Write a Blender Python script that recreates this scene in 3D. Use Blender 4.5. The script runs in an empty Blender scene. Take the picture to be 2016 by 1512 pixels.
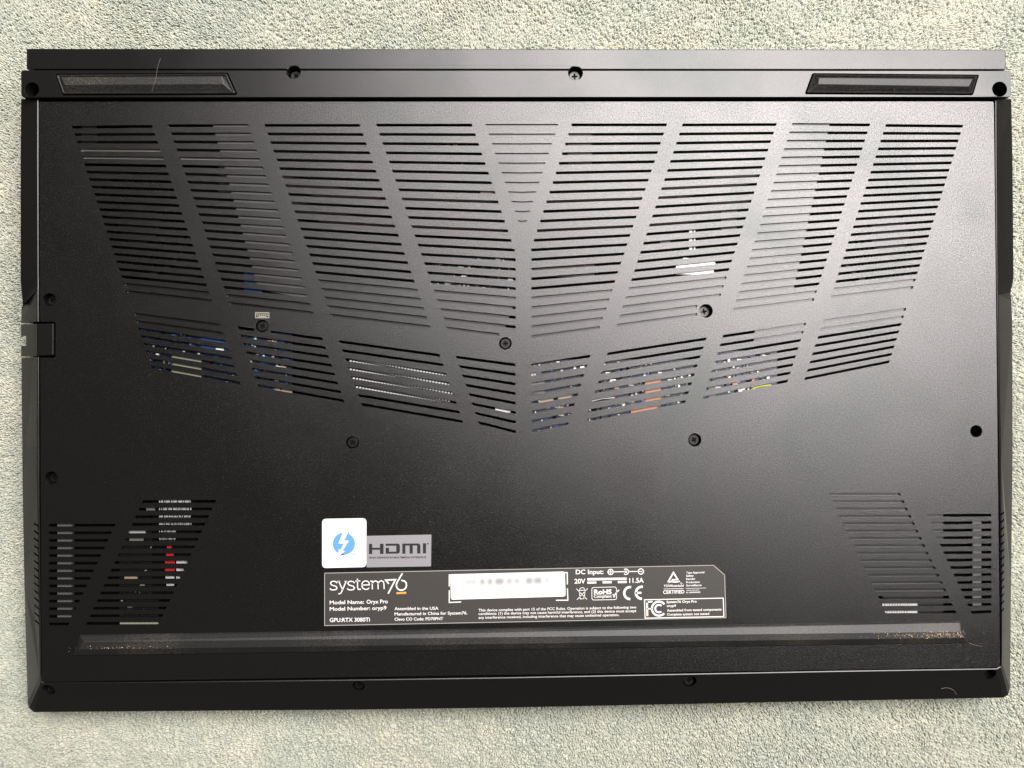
import bpy, bmesh, math, random
import numpy as np
from mathutils import Vector, Matrix, Euler, noise
from mathutils.geometry import delaunay_2d_cdt

random.seed(7)
C = bpy.context.scene.collection
MM = 0.001

# ------------------------------------------------------------------ camera
CAM = (-0.011658, -0.00037, 0.31735, 0.005837, -0.020843, -0.00783)
F = 1568.0                      # focal length in pixels of the 2016 px wide photograph
rot = Matrix.Rotation(CAM[5], 3, 'Z') @ Matrix.Rotation(CAM[4], 3, 'Y') @ Matrix.Rotation(CAM[3], 3, 'X')
cam_d = bpy.data.cameras.new('camera'); cam = bpy.data.objects.new('camera', cam_d); C.objects.link(cam)
cam.matrix_world = Matrix.Translation(Vector(CAM[:3])) @ rot.to_4x4()
cam_d.sensor_width = 36; cam_d.lens = 36 * F / 2016
cam_d.clip_start = 0.01; cam_d.clip_end = 20
cam_d.dof.use_dof = True; cam_d.dof.focus_distance = 0.318; cam_d.dof.aperture_fstop = 11
bpy.context.scene.camera = cam

# ------------------------------------------------------------------ light
sc = bpy.context.scene
sc.view_settings.view_transform = 'Standard'; sc.view_settings.look = 'None'
sc.view_settings.exposure = 0; sc.view_settings.gamma = 1
wld = bpy.data.worlds.new('World'); sc.world = wld; wld.use_nodes = True
bg = wld.node_tree.nodes['Background']; bg.inputs[0].default_value = (1.0, 0.97, 0.9, 1); bg.inputs[1].default_value = 0.085
def lamp(name, loc, target, sx, sy, power, col):
    l = bpy.data.lights.new(name, 'AREA'); l.shape = 'RECTANGLE'; l.size = sx; l.size_y = sy
    l.energy = power; l.color = col
    o = bpy.data.objects.new(name, l); C.objects.link(o); o.location = loc
    o.rotation_euler = (Vector(target) - Vector(loc)).to_track_quat('-Z', 'Y').to_euler()
    o.rotation_euler = (o.rotation_euler.to_matrix() @ Matrix.Rotation(math.radians(8), 3, 'Z')).to_euler()
    return o
lamp('window_light', (0.50, 0.56, 1.30), (0.1, 0.05, 0), 1.40, 0.78, 73, (1.0, 0.965, 0.95))

# ------------------------------------------------------------------ measuring
CP = Vector(CAM[:3])
def W(px, py, z=0.0):
    """millimetres: the point at height z (mm) seen at that place of the photograph"""
    d = rot @ Vector(((px - 1008) / F, (756 - py) / F, -1.0))
    t = (z * MM - CP.z) / d.z
    p = CP + d * t
    return Vector((p.x / MM, p.y / MM, z))
def L2(a, b, t): return (a[0] + (b[0] - a[0]) * t, a[1] + (b[1] - a[1]) * t)

# ------------------------------------------------------------------ materials
def nt(name):
    m = bpy.data.materials.new(name); m.use_nodes = True
    return m, m.node_tree, m.node_tree.nodes['Principled BSDF']
def mat(name, col, rough=0.5, metal=0.0, spec=0.5, bump=None, mott=0.0, emis=None):
    m, t, b = nt(name)
    b.inputs['Base Color'].default_value = (*col, 1); b.inputs['Roughness'].default_value = rough
    b.inputs['Metallic'].default_value = metal; b.inputs['Specular IOR Level'].default_value = spec
    tc = t.nodes.new('ShaderNodeTexCoord')
    if bump:
        prev = None
        for sca, dist in bump:
            n = t.nodes.new('ShaderNodeTexNoise'); n.inputs['Scale'].default_value = sca; n.inputs['Detail'].default_value = 2
            t.links.new(tc.outputs['Object'], n.inputs['Vector'])
            bp = t.nodes.new('ShaderNodeBump'); bp.inputs['Strength'].default_value = 1.0; bp.inputs['Distance'].default_value = dist
            t.links.new(n.outputs['Fac'], bp.inputs['Height'])
            if prev: t.links.new(prev.outputs['Normal'], bp.inputs['Normal'])
            prev = bp
        t.links.new(prev.outputs['Normal'], b.inputs['Normal'])
    if mott:
        n = t.nodes.new('ShaderNodeTexNoise'); n.inputs['Scale'].default_value = 22; n.inputs['Detail'].default_value = 4; n.inputs['Distortion'].default_value = 0.6
        t.links.new(tc.outputs['Object'], n.inputs['Vector'])
        r = t.nodes.new('ShaderNodeMapRange'); r.inputs['From Min'].default_value = .35; r.inputs['From Max'].default_value = .7
        r.inputs['To Min'].default_value = rough - mott; r.inputs['To Max'].default_value = rough + mott
        t.links.new(n.outputs['Fac'], r.inputs['Value']); t.links.new(r.outputs['Result'], b.inputs['Roughness'])
    return m
def coated(name, col, rough, ior, bump, amt=0.02, smudge=0.0, grain=0.0):
    """moulded black plastic: diffuse base under a soft short-tailed sheen"""
    m = bpy.data.materials.new(name); m.use_nodes = True; t = m.node_tree
    for n in list(t.nodes):
        if n.type == 'BSDF_PRINCIPLED': t.nodes.remove(n)
    out = [n for n in t.nodes if n.type == 'OUTPUT_MATERIAL'][0]
    d = t.nodes.new('ShaderNodeBsdfDiffuse'); d.inputs['Color'].default_value = (*col, 1)
    g = t.nodes.new('ShaderNodeBsdfGlossy'); g.distribution = 'BECKMANN'; g.inputs['Roughness'].default_value = rough; g.inputs['Color'].default_value = (1, .975, .98, 1)
    fr = t.nodes.new('ShaderNodeFresnel'); fr.inputs['IOR'].default_value = ior; mx = t.nodes.new('ShaderNodeMixShader')
    t.links.new(fr.outputs[0], mx.inputs[0]); t.links.new(d.outputs[0], mx.inputs[1]); t.links.new(g.outputs[0], mx.inputs[2]); t.links.new(mx.outputs[0], out.inputs[0])
    tc = t.nodes.new('ShaderNodeTexCoord'); prev = None
    for sca, dist in bump:
        n = t.nodes.new('ShaderNodeTexNoise'); n.inputs['Scale'].default_value = sca; n.inputs['Detail'].default_value = 1.5
        t.links.new(tc.outputs['Object'], n.inputs['Vector'])
        bp = t.nodes.new('ShaderNodeBump'); bp.inputs['Strength'].default_value = 1.0; bp.inputs['Distance'].default_value = dist
        t.links.new(n.outputs['Fac'], bp.inputs['Height'])
        if prev: t.links.new(prev.outputs['Normal'], bp.inputs['Normal'])
        prev = bp
    if prev:
        for n in (d, g): t.links.new(prev.outputs['Normal'], n.inputs['Normal'])
    n = t.nodes.new('ShaderNodeTexNoise'); n.inputs['Scale'].default_value = 24; n.inputs['Detail'].default_value = 4; n.inputs['Distortion'].default_value = .5
    t.links.new(tc.outputs['Object'], n.inputs['Vector'])
    r = t.nodes.new('ShaderNodeMapRange'); r.inputs['From Min'].default_value = .35; r.inputs['From Max'].default_value = .7
    r.inputs['To Min'].default_value = rough - amt; r.inputs['To Max'].default_value = rough + amt
    t.links.new(n.outputs['Fac'], r.inputs['Value']); t.links.new(r.outputs['Result'], g.inputs['Roughness'])
    if smudge:
        r2 = t.nodes.new('ShaderNodeValToRGB'); r2.color_ramp.elements[0].position = .5; r2.color_ramp.elements[1].position = .68
        r2.color_ramp.elements[0].color = (1, .975, .98, 1); r2.color_ramp.elements[1].color = (1 - smudge, 1 - smudge * .72, 1 - smudge * .85, 1)
        t.links.new(n.outputs['Fac'], r2.inputs[0])
        gn = t.nodes.new('ShaderNodeTexNoise'); gn.inputs['Scale'].default_value = 1900; gn.inputs['Detail'].default_value = 2; t.links.new(tc.outputs['Object'], gn.inputs['Vector'])
        gr = t.nodes.new('ShaderNodeMapRange'); gr.inputs['From Min'].default_value = .3; gr.inputs['From Max'].default_value = .7; gr.inputs['To Min'].default_value = 1 - grain; gr.inputs['To Max'].default_value = 1.0
        t.links.new(gn.outputs['Fac'], gr.inputs['Value'])
        mm_ = t.nodes.new('ShaderNodeMix'); mm_.data_type = 'RGBA'; mm_.blend_type = 'MULTIPLY'; mm_.inputs[0].default_value = 1
        t.links.new(r2.outputs[0], mm_.inputs[6]); t.links.new(gr.outputs[0], mm_.inputs[7]); t.links.new(mm_.outputs[2], g.inputs['Color'])
    return m
M = {}
M['panel'] = coated('textured_black_plastic', (.0055, .0052, .0049), .355, 1.70, [(2900, .00008)], .02, .13, .42)
M['frame'] = coated('smooth_black_plastic', (.0065, .0062, .0059), .36, 1.50, [(3000, .00002)], .02, .10, .12)
M['rubber'] = mat('black_rubber', (.014, .0135, .013), .48, spec=.42, bump=[(2500, .00008)])
def dusty(m):
    t = m.node_tree; b = t.nodes['Principled BSDF']; tc = t.nodes.new('ShaderNodeTexCoord'); mp = t.nodes.new('ShaderNodeMapping'); mp.inputs['Scale'].default_value = (1, 1.6, 1)
    a = t.nodes.new('ShaderNodeTexNoise'); a.inputs['Scale'].default_value = 900; a.inputs['Detail'].default_value = 3
    c = t.nodes.new('ShaderNodeTexNoise'); c.inputs['Scale'].default_value = 35; c.inputs['Detail'].default_value = 2
    t.links.new(tc.outputs['Object'], mp.inputs[0]); t.links.new(mp.outputs[0], a.inputs['Vector']); t.links.new(tc.outputs['Object'], c.inputs['Vector'])
    mu = t.nodes.new('ShaderNodeMath'); mu.operation = 'MULTIPLY'; t.links.new(a.outputs['Fac'], mu.inputs[0]); t.links.new(c.outputs['Fac'], mu.inputs[1])
    r = t.nodes.new('ShaderNodeValToRGB'); r.color_ramp.elements[0].position = .22; r.color_ramp.elements[1].position = .46
    r.color_ramp.elements[0].color = (.010, .0097, .0092, 1); r.color_ramp.elements[1].color = (.032, .028, .024, 1)
    t.links.new(mu.outputs[0], r.inputs[0]); t.links.new(r.outputs[0], b.inputs['Base Color'])
dusty(M['rubber'])
M['inner'] = mat('inner_black', (.003, .003, .003), .9, spec=.08)
M['film'] = coated('insulating_film', (.010, .010, .010), .36, 1.7, [], .02)
M['sheen_film'] = coated('sheen_film', (.05, .047, .045), .36, 1.7, [], .02)  # lighter copy of the insulating film, its reflection put into the base colour
M['steel'] = mat('dull_steel', (.55, .53, .5), .35, .9, bump=[(900, .0001)])
M['bright'] = mat('bright_metal', (.5, .5, .49), .4, .6)
M['screw'] = mat('blackened_screw_steel', (.03, .029, .028), .4, 1.0)
M['lit_screw'] = mat('lit_screw_steel', (.045, .044, .043), .38, 1.0)  # same blackened steel, highlight on two heads painted in as a lighter colour
M['label'] = mat('label_film', (.034, .031, .028), .44, spec=.5, bump=[(260, .00002)])
M['print'] = mat('white_print', (.60, .58, .55), .5)
M['edge'] = mat('label_edge_print', (.30, .29, .27), .5)
M['orange_print'] = mat('orange_print', (.62, .27, .04), .5)
M['paper'] = mat('white_sticker_paper', (.60, .59, .575), .55)
M['silver_label'] = mat('silver_sticker', (.22, .21, .22), .5, .1)
M['grey_print'] = mat('dark_grey_print', (.018, .018, .021), .7, spec=.2)
M['blue_print'] = mat('sky_blue_print', (.085, .25, .56), .5)
M['icon'] = mat('beige_icon_print', (.34, .31, .26), .5)
M['pcb'] = mat('blue_circuit_board', (.004, .012, .034), .4, bump=[(900, .0001)])
M['pcb_dark'] = mat('dark_circuit_board', (.006, .006, .007), .7, spec=.2)
M['blue_part'] = mat('blue_component', (.008, .05, .17), .45)
M['white_part'] = mat('white_component', (.55, .55, .54), .5)
M['tan_part'] = mat('tan_component', (.25, .2, .14), .5)
M['orange_part'] = mat('orange_component', (.36, .15, .07), .5)
M['red_part'] = mat('red_component', (.5, .012, .02), .5)
M['yellow_part'] = mat('yellow_wire', (.35, .33, .04), .5)
M['olive_part'] = mat('olive_component', (.20, .21, .15), .5)
M['grey_part'] = mat('grey_component', (.085, .08, .08), .5)
M['fan'] = mat('black_fan_plastic', (.012, .012, .013), .5, spec=.3)
M['copper'] = mat('heat_pipe_metal', (.07, .066, .062), .4, 1.0)
M['lid'] = mat('lid_metal', (.02, .02, .02), .4, .3)
M['hair'] = mat('hair_fibre', (.24, .19, .15), .5)
M['crumb'] = mat('tan_dust', (.55, .40, .26), .8)

# ------------------------------------------------------------------ object helpers
def link(name, me, m, parent=None):
    o = bpy.data.objects.new(name, me); C.objects.link(o)
    if isinstance(m, (list, tuple)):
        for x in m: me.materials.append(x)
    elif m: me.materials.append(m)
    if parent: o.parent = parent
    return o
def mesh(name, verts, faces, m, parent=None, smooth=False, mi=None):
    me = bpy.data.meshes.new(name)
    me.from_pydata([tuple(c * MM for c in v) for v in verts], [], faces)
    me.update()
    if smooth:
        for p in me.polygons: p.use_smooth = True
    o = link(name, me, m, parent)
    if mi is not None: me.polygons.foreach_set('material_index', mi)
    return o
def fix_normals(o):
    bm = bmesh.new(); bm.from_mesh(o.data); bmesh.ops.recalc_face_normals(bm, faces=bm.faces); bm.to_mesh(o.data); bm.free()
def empty(name, parent=None):
    o = bpy.data.objects.new(name, None); C.objects.link(o); o.parent = parent; o.empty_display_size = .01
    return o
def area2(p): return sum(p[i][0] * p[(i + 1) % len(p)][1] - p[(i + 1) % len(p)][0] * p[i][1] for i in range(len(p)))
def plate(name, outline, holes, ztop, thick, m, parent=None):
    """solid sheet in mm with through holes, made by constrained triangulation"""
    loops = [outline] + list(holes)
    vs, edges, rngs = [], [], []
    for lp in loops:
        b = len(vs); n = len(lp); vs += [Vector((p[0], p[1])) for p in lp]
        edges += [(b + i, b + (i + 1) % n) for i in range(n)]; rngs.append((b, n))
    ov, oe, of, _, _, _ = delaunay_2d_cdt(vs, edges, [], 0, 1e-6)
    of = [list(f) for f in of]
    ctr = np.array([[sum(ov[i].x for i in f) / len(f), sum(ov[i].y for i in f) / len(f)] for f in of])
    inside = np.zeros(len(of), bool)
    for lp in loops:
        A_ = np.array(lp, float)[:, :2]; B_ = np.roll(A_, -1, 0)
        for (ax, ay), (bx, by) in zip(A_, B_):
            if ay == by: continue
            hit = ((ay > ctr[:, 1]) != (by > ctr[:, 1])) & (ctr[:, 0] < (bx - ax) * (ctr[:, 1] - ay) / (by - ay) + ax)
            inside ^= hit
    of = [f for f, k in zip(of, inside) if k]
    n = len(ov)
    V = [(v.x, v.y, ztop) for v in ov] + [(v.x, v.y, ztop - thick) for v in ov]
    Fc = []; cnt = {}
    for f in of:
        f = list(f)
        if area2([ov[i] for i in f]) < 0: f.reverse()
        Fc.append(f); Fc.append([i + n for i in reversed(f)])
        for i in range(len(f)):
            cnt[(f[i], f[(i + 1) % len(f)])] = 1
    for (a, b) in list(cnt):
        if (b, a) not in cnt: Fc.append([b, a, a + n, b + n])
    return mesh(name, V, Fc, m, parent)
def loft(name, rings, m, parent=None, cap0=True, cap1=True, closed=False, smooth=False):
    n = len(rings[0]); V = [p for r in rings for p in r]; Fc = []
    R = len(rings)
    for k in range(R if closed else R - 1):
        a, b = k * n, ((k + 1) % R) * n
        for i in range(n):
            j = (i + 1) % n; Fc.append([a + i, a + j, b + j, b + i])
    if not closed:
        if cap0: Fc.append(list(range(n - 1, -1, -1)))
        if cap1: Fc.append([(R - 1) * n + i for i in range(n)])
    o = mesh(name, V, Fc, m, parent, smooth); fix_normals(o); return o
def circ(c, r, n=28, a0=0, a1=2 * math.pi):
    return [(c[0] + r * math.cos(a0 + (a1 - a0) * i / n), c[1] + r * math.sin(a0 + (a1 - a0) * i / n)) for i in range(n)]
def at(pts, z):
    return [(p[0], p[1], z) for p in pts]
def Wp(pts, z=0.0): return [tuple(W(x, y, z))[:2] for x, y in pts]
def shrink(poly, d):
    """inset a convex polygon by d mm"""
    s = 1 if area2(poly) > 0 else -1; n = len(poly); out = []
    for i in range(n):
        p0, p1, p2 = Vector(poly[i - 1][:2]), Vector(poly[i][:2]), Vector(poly[(i + 1) % n][:2])
        e1 = (p1 - p0).normalized(); e2 = (p2 - p1).normalized()
        n1 = Vector((-e1.y, e1.x)) * s; n2 = Vector((-e2.y, e2.x)) * s
        b = n1 + n2; q = p1 + b * (d / max(.2, (1 + n1.dot(n2)))); out.append((q.x, q.y))
    return out
def rounded(poly, r, n=4):
    out = []; k = len(poly)
    for i in range(k):
        p0, p1, p2 = Vector(poly[i - 1][:2]), Vector(poly[i][:2]), Vector(poly[(i + 1) % k][:2])
        a = p1 + (p0 - p1).normalized() * r; b = p1 + (p2 - p1).normalized() * r
        for j in range(n + 1):
            t = j / n; q = a * (1 - t) ** 2 + p1 * 2 * t * (1 - t) + b * t * t; out.append((q.x, q.y))
    return out
def box(name, px0, py0, px1, py1, ztop, h, m, parent, skew=0):
    q = Wp([(px0, py1), (px1, py1), (px1 + skew, py0), (px0 + skew, py0)], ztop)
    return loft(name, [at(q, ztop - h), at(q, ztop)], m, parent)
def tube(name, pts, r, m, parent=None, sides=5):
    V, Fc = [], []
    for i, p in enumerate(pts):
        p = Vector(p); t = (Vector(pts[min(i + 1, len(pts) - 1)]) - Vector(pts[max(i - 1, 0)])).normalized()
        u = t.cross(Vector((0.3, .1, 1))).normalized(); v = t.cross(u)
        rr = r if not isinstance(r, (list, tuple)) else r[i]
        for k in range(sides):
            a = 2 * math.pi * k / sides; V.append(tuple(p + u * rr * math.cos(a) + v * rr * math.sin(a)))
    for i in range(len(pts) - 1):
        for k in range(sides):
            a = i * sides + k; b = i * sides + (k + 1) % sides; Fc.append([a, b, b + sides, a + sides])
    return mesh(name, V, Fc, m, parent, True)

# ================================================================== TOWEL
TZ = -25.0
def hgt(x, y):
    return 1.1 * noise.noise(Vector((x / 60, y / 60, 3.1))) + .5 * noise.noise(Vector((x / 17, y / 17, 9.0)))
towel_m, t, b = nt('sage_green_terry')
tc = t.nodes.new('ShaderNodeNewGeometry')
n1 = t.nodes.new('ShaderNodeTexNoise'); n1.inputs['Scale'].default_value = 22; n1.inputs['Detail'].default_value = 3
n2 = t.nodes.new('ShaderNodeTexNoise'); n2.inputs['Scale'].default_value = 160; n2.inputs['Detail'].default_value = 1
t.links.new(tc.outputs['Position'], n1.inputs['Vector']); t.links.new(tc.outputs['Position'], n2.inputs['Vector'])
r1 = t.nodes.new('ShaderNodeValToRGB'); r1.color_ramp.elements[0].position = .36; r1.color_ramp.elements[1].position = .66
r1.color_ramp.elements[0].color = (.445, .465, .39, 1); r1.color_ramp.elements[1].color = (.52, .515, .415, 1)
r2 = t.nodes.new('ShaderNodeValToRGB'); r2.color_ramp.elements[0].position = .35; r2.color_ramp.elements[1].position = .68
r2.color_ramp.elements[0].color = (.92, .94, .94, 1); r2.color_ramp.elements[1].color = (1.06, 1.05, 1.03, 1)
t.links.new(n1.outputs['Fac'], r1.inputs['Fac']); t.links.new(n2.outputs['Fac'], r2.inputs['Fac'])
mx = t.nodes.new('ShaderNodeMix'); mx.data_type = 'RGBA'; mx.blend_type = 'MULTIPLY'; mx.inputs[0].default_value = 1
t.links.new(r1.outputs['Color'], mx.inputs[6]); t.links.new(r2.outputs['Color'], mx.inputs[7]); t.links.new(mx.outputs[2], b.inputs['Base Color'])
b.inputs['Roughness'].default_value = .85; b.inputs['Sheen Weight'].default_value = .1; b.inputs['Subsurface Weight'].default_value = .36; b.inputs['Subsurface Radius'].default_value = (1, .95, .85); b.inputs['Subsurface Scale'].default_value = .0012; b.inputs['Specular IOR Level'].default_value = .2
nx, ny = 110, 90; X0, X1, Y0, Y1 = -300., 290., -230., 230.
V = []; Fc = []
for j in range(ny + 1):
    for i in range(nx + 1):
        x = X0 + (X1 - X0) * i / nx; y = Y0 + (Y1 - Y0) * j / ny; V.append((x, y, TZ - .35 + hgt(x, y)))
for j in range(ny):
    for i in range(nx):
        a = j * (nx + 1) + i; Fc.append([a, a + 1, a + nx + 2, a + nx + 1])
towel = mesh('towel', V, Fc, towel_m, None, True)
towel['label'] = 'pale sage green terry towel spread flat under the black laptop'; towel['category'] = 'towel'
def loop_proto(seed):
    rnd = random.Random(seed); V, Fc = [], []
    for q in range(8):
        ox, oy = rnd.uniform(-.65, .65), rnd.uniform(-.65, .65); a = rnd.gauss(0, .6)
        Ln = rnd.uniform(.35, .75); H = rnd.uniform(2.3, 3.0); bend = rnd.uniform(-.2, .2); rad = rnd.uniform(.16, .21)
        P = []
        for s in range(7):
            u = s / 6; th = math.pi * (u * 1.12 - .02)
            lx = -math.cos(th) * Ln / 2; lz = math.sin(th) * H - 1.6; ly = bend * math.sin(th * 1.5)
            P.append(Vector((ox + lx * math.cos(a) - ly * math.sin(a), oy + lx * math.sin(a) + ly * math.cos(a), lz)))
        b0 = len(V)
        for i, p in enumerate(P):
            tg = (P[min(i + 1, 6)] - P[max(i - 1, 0)]).normalized(); u_ = tg.cross(Vector((.05, 1, .02))).normalized(); v_ = tg.cross(u_)
            for k in range(5):
                an = 2 * math.pi * k / 5 + i * .5; V.append(tuple(p + (u_ * math.cos(an) + v_ * math.sin(an)) * rad))
        for i in range(6):
            for k in range(5):
                c0 = b0 + i * 5 + k; c1 = b0 + i * 5 + (k + 1) % 5; Fc.append([c0, c1, c1 + 5, c0 + 5])
    me = bpy.data.meshes.new('loop_tuft'); me.from_pydata([tuple(c * MM for c in v) for v in V], [], Fc)
    for p in me.polygons: p.use_smooth = True
    me.materials.append(towel_m); me.update()
    return bpy.data.objects.new('loop_tuft', me)
protos = [loop_proto(s) for s in range(7)]
step = 1.3
rs = np.random.RandomState(4)
pts, rots, scs, ids = [], [], [], []
ix = np.arange(X0 + 3, X1 - 3, step); iy = np.arange(Y0 + 3, Y1 - 3, step)
for y in iy:
    for x in ix:
        if -182 < x < 182 and -120 < y < 118: continue
        xx = x + rs.uniform(-.55, .55); yy = y + rs.uniform(-.55, .55)
        pts.append((xx * MM, yy * MM, (TZ + hgt(xx, yy) + rs.uniform(-.3, .15)) * MM))
        # the pile is brushed outward from the middle, swirling a little from place to place
        a = math.atan2(yy, xx) + 1.5 * noise.noise(Vector((xx / 45, yy / 45, 1.7))) + .9 * noise.noise(Vector((xx / 9, yy / 9, 5.7))) + rs.normal(0, .22)
        rots.append((rs.normal(0, .14), .30 + .35 * noise.noise(Vector((xx / 18, yy / 18, 22))) + rs.normal(0, .12), a)); scs.append(rs.uniform(.85, 1.15)); ids.append(rs.randint(0, 7))
me = bpy.data.meshes.new('terry_loops'); me.from_pydata(pts, [], [])
for nm, ty, dat in (('rot', 'FLOAT_VECTOR', np.array(rots).ravel()), ('scl', 'FLOAT', np.array(scs)), ('idx', 'INT', np.array(ids))):
    at_ = me.attributes.new(nm, ty, 'POINT'); at_.data.foreach_set('vector' if ty == 'FLOAT_VECTOR' else 'value', dat)
pile = link('terry_pile', me, towel_m, towel); pile['kind'] = 'stuff'
g = bpy.data.node_groups.new('terry', 'GeometryNodeTree')
g.interface.new_socket('Geometry', in_out='INPUT', socket_type='NodeSocketGeometry'); g.interface.new_socket('Geometry', in_out='OUTPUT', socket_type='NodeSocketGeometry')
gi = g.nodes.new('NodeGroupInput'); go = g.nodes.new('NodeGroupOutput'); iop = g.nodes.new('GeometryNodeInstanceOnPoints')
gti = g.nodes.new('GeometryNodeGeometryToInstance')
for p in reversed(protos):
    oi = g.nodes.new('GeometryNodeObjectInfo'); oi.inputs['Object'].default_value = p; oi.inputs['As Instance'].default_value = False
    g.links.new(oi.outputs['Geometry'], gti.inputs[0])
def na(nm, ty):
    n = g.nodes.new('GeometryNodeInputNamedAttribute'); n.data_type = ty; n.inputs['Name'].default_value = nm; return n.outputs[0]
g.links.new(gi.outputs[0], iop.inputs['Points']); g.links.new(gti.outputs[0], iop.inputs['Instance']); iop.inputs['Pick Instance'].default_value = True
g.links.new(na('idx', 'INT'), iop.inputs['Instance Index']); g.links.new(na('rot', 'FLOAT_VECTOR'), iop.inputs['Rotation']); g.links.new(na('scl', 'FLOAT'), iop.inputs['Scale'])
g.links.new(iop.outputs[0], go.inputs[0])
md = pile.modifiers.new('terry', 'NODES'); md.node_group = g

# ================================================================== LAPTOP
lap = empty('laptop'); lap['category'] = 'laptop'
lap['label'] = 'closed black laptop lying upside down on the towel, slotted vents and labels showing'

# ---- screw holes (pixel centre, pixel radius, floor height of the surface)
PANEL_SCREWS = [(97, 590, 13), (1390, 612, 13.5), (516, 642, 12.5), (995, 676, 12.5), (694, 871, 12.5), (1368, 866, 13), (1922, 849, 12), (101, 941, 13)]
def hole_at(px, py, pr, z=0.0, n=28):
    c = W(px, py, z); r = (W(px + pr, py, z) - c).length
    return circ(c, r, n), c, r

# ---- vent slots: columns as left-first, left-last, right-first, right-last, rows
COLS = [
 ('u', (142,250.5),(249,574),(300,248.8),(417,592),23), ('u', (332,247.5),(451,597),(489,247),(617,616),23),
 ('u', (521,246.8),(651,620.5),(709,246.8),(847,643.5),23), ('c4', (741,246.3),(880,646),(930,246.3),(1015.5,662.7),23),
 ('c5', (956,246),(1020,435.5),(1099,246),(1037,435.5),11), ('c6', (1125,245.8),(1046,662.5),(1313,245.8),(1181,644.8),23),
 ('c7', (1343,246),(1213.5,640.5),(1529,245.2),(1408.5,614.3),23), ('u', (1559,245),(1443,609.5),(1713,246),(1603,589.8),23),
 ('u', (1743,247),(1635.5,585),(1896,248.5),(1798,565.7),23),
 ('l', (263,618),(298,722.5),(433,640),(472,754),8), ('l2', (469,645),(508,759.5),(635,667),(677,789),8),
 ('l', (668,672.5),(712,796),(866,699.5),(911,830),8), ('l', (898,703),(942,832),(1015,718.5),(1016,850),8),
 ('l', (1046,718.7),(1047,848.5),(1162.5,701),(1119,834),8), ('l', (1195.5,696.5),(1152,827.5),(1391,667),(1350,790.5),8),
 ('l', (1423,662),(1384,783),(1587,638),(1551.5,750),8), ('l', (1620,632),(1584,745.5),(1784,609),(1751.5,712),8),
 ('b', (96,1034),(96,1228.5),(227,1034),(136,1228.5),14), ('b', (280,987.5),(170,1227.5),(425,987),(314,1227),17),
 ('b', (1633,973),(1743,1205.5),(1773,973),(1882,1204.5),17), ('b', (1824,1015),(1912,1205.5),(1952,1014),(1952,1204),14)]
def row_ends(col, k):
    tp, a, b_, c, d, n = col; t_ = k / (n - 1)
    l, r = L2(a, b_, t_), L2(c, d, t_)
    if tp == 'c4':
        r = (min(930 + 6.39 * k, 1015.5), 246.3 + 18.93 * k)
        if k == 22: r = (983, 659)
    if tp == 'c6': l = (max(1125 - 6.15 * k, 1046), 245.8 + 18.95 * k)
    if tp == 'c7' and k >= 21:
        x = 1373.0; u = (x - l[0]) / (r[0] - l[0]); r = (x, l[1] + (r[1] - l[1]) * u)
    return l, r
HW = {'c5': 2.1}
def slot_poly(l, r, dl, dr, hw, mid=None):
    """parallelogram slot with slanted, slightly softened ends; dl/dr: slant in x per px of height"""
    p = [(l[0] - dl * hw + .9, l[1] - hw), (r[0] - dr * hw - .9, r[1] - hw), (r[0], r[1] - hw * .3), (r[0] + dr * hw - .3, r[1] + hw * .8), (r[0] + dr * hw - 1.2, r[1] + hw),
         (l[0] + dl * hw + .9, l[1] + hw), (l[0] + dl * .4, l[1] + hw * .2), (l[0] - dl * hw, l[1] - hw * .7)]
    if mid:
        p = p[:1] + [(mid[0], mid[1] - hw)] + p[1:5] + [(mid[0], mid[1] + hw)] + p[5:]
    return p
panel_holes = []; grilles = []
for col in COLS:
    tp, a, b_, c, d, n = col
    sl = (b_[0] - a[0]) / (b_[1] - a[1]); sr = (d[0] - c[0]) / (d[1] - c[1]); hw = HW.get(tp, 2.8)
    if tp in ('c6',): sl = 0
    slots = []; Ls, Rs = [], []
    for k in range(n):
        l, r = row_ends(col, k)
        if tp == 'l2' and k == 0:
            for x0, x1 in ((l[0], 500), (534, r[0])):
                f = lambda x: (x, l[1] + (r[1] - l[1]) * (x - l[0]) / (r[0] - l[0]))
                panel_holes.append(Wp(slot_poly(f(x0), f(x1), sl, sr, hw)))
            continue
        mid = None
        if tp == 'c5': mid = ((l[0] + r[0]) / 2, l[1] + .12 * k + .1)
        slots.append(Wp(slot_poly(l, r, sl if abs(l[0] - 1046) > 1 else 0, sr if abs(r[0] - 1015.5) > 1 else 0, hw, mid)))
        e = 5.6; mx_ = 1.8
        Ls += [(l[0] - mx_ - abs(sl) * 3, l[1] - e), (l[0] - mx_ - abs(sl) * 3, l[1] + e)]
        Rs += [(r[0] + mx_ + abs(sr) * 3, r[1] - e), (r[0] + mx_ + abs(sr) * 3, r[1] + e)]
    if tp == 'c7': Rs[-4:] = [(1375.2, r_[1]) for r_ in Rs[-4:]]
    if tp == 'c4': Rs[-2:] = [(985, 653.5), (985, 664.4)]
    region = Wp(Ls[::1] + Rs[::-1])
    grilles.append((region, slots)); panel_holes.append(region)
PT = 0.9
notch = [(78.5, 633.5), (109.5, 633), (109.5, 704), (78.5, 704.5)]
HWD, HHT = 190.75, 114.21
nb = Wp(notch)
cr = rounded([(HWD, -HHT), (HWD, HHT), (-HWD, HHT), (-HWD, nb[0][1]), (nb[1][0], nb[0][1]), (nb[2][0], nb[2][1]), (-HWD, nb[2][1]), (-HWD, -HHT)], .8, 3)
for s in PANEL_SCREWS: panel_holes.append(hole_at(*s)[0])
panel = plate('bottom_panel', cr, panel_holes, 0, PT, M['panel'], lap)
for region, slots in grilles:
    plate('vent_grille', region, slots, 0, PT, M['panel'], panel)

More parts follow.
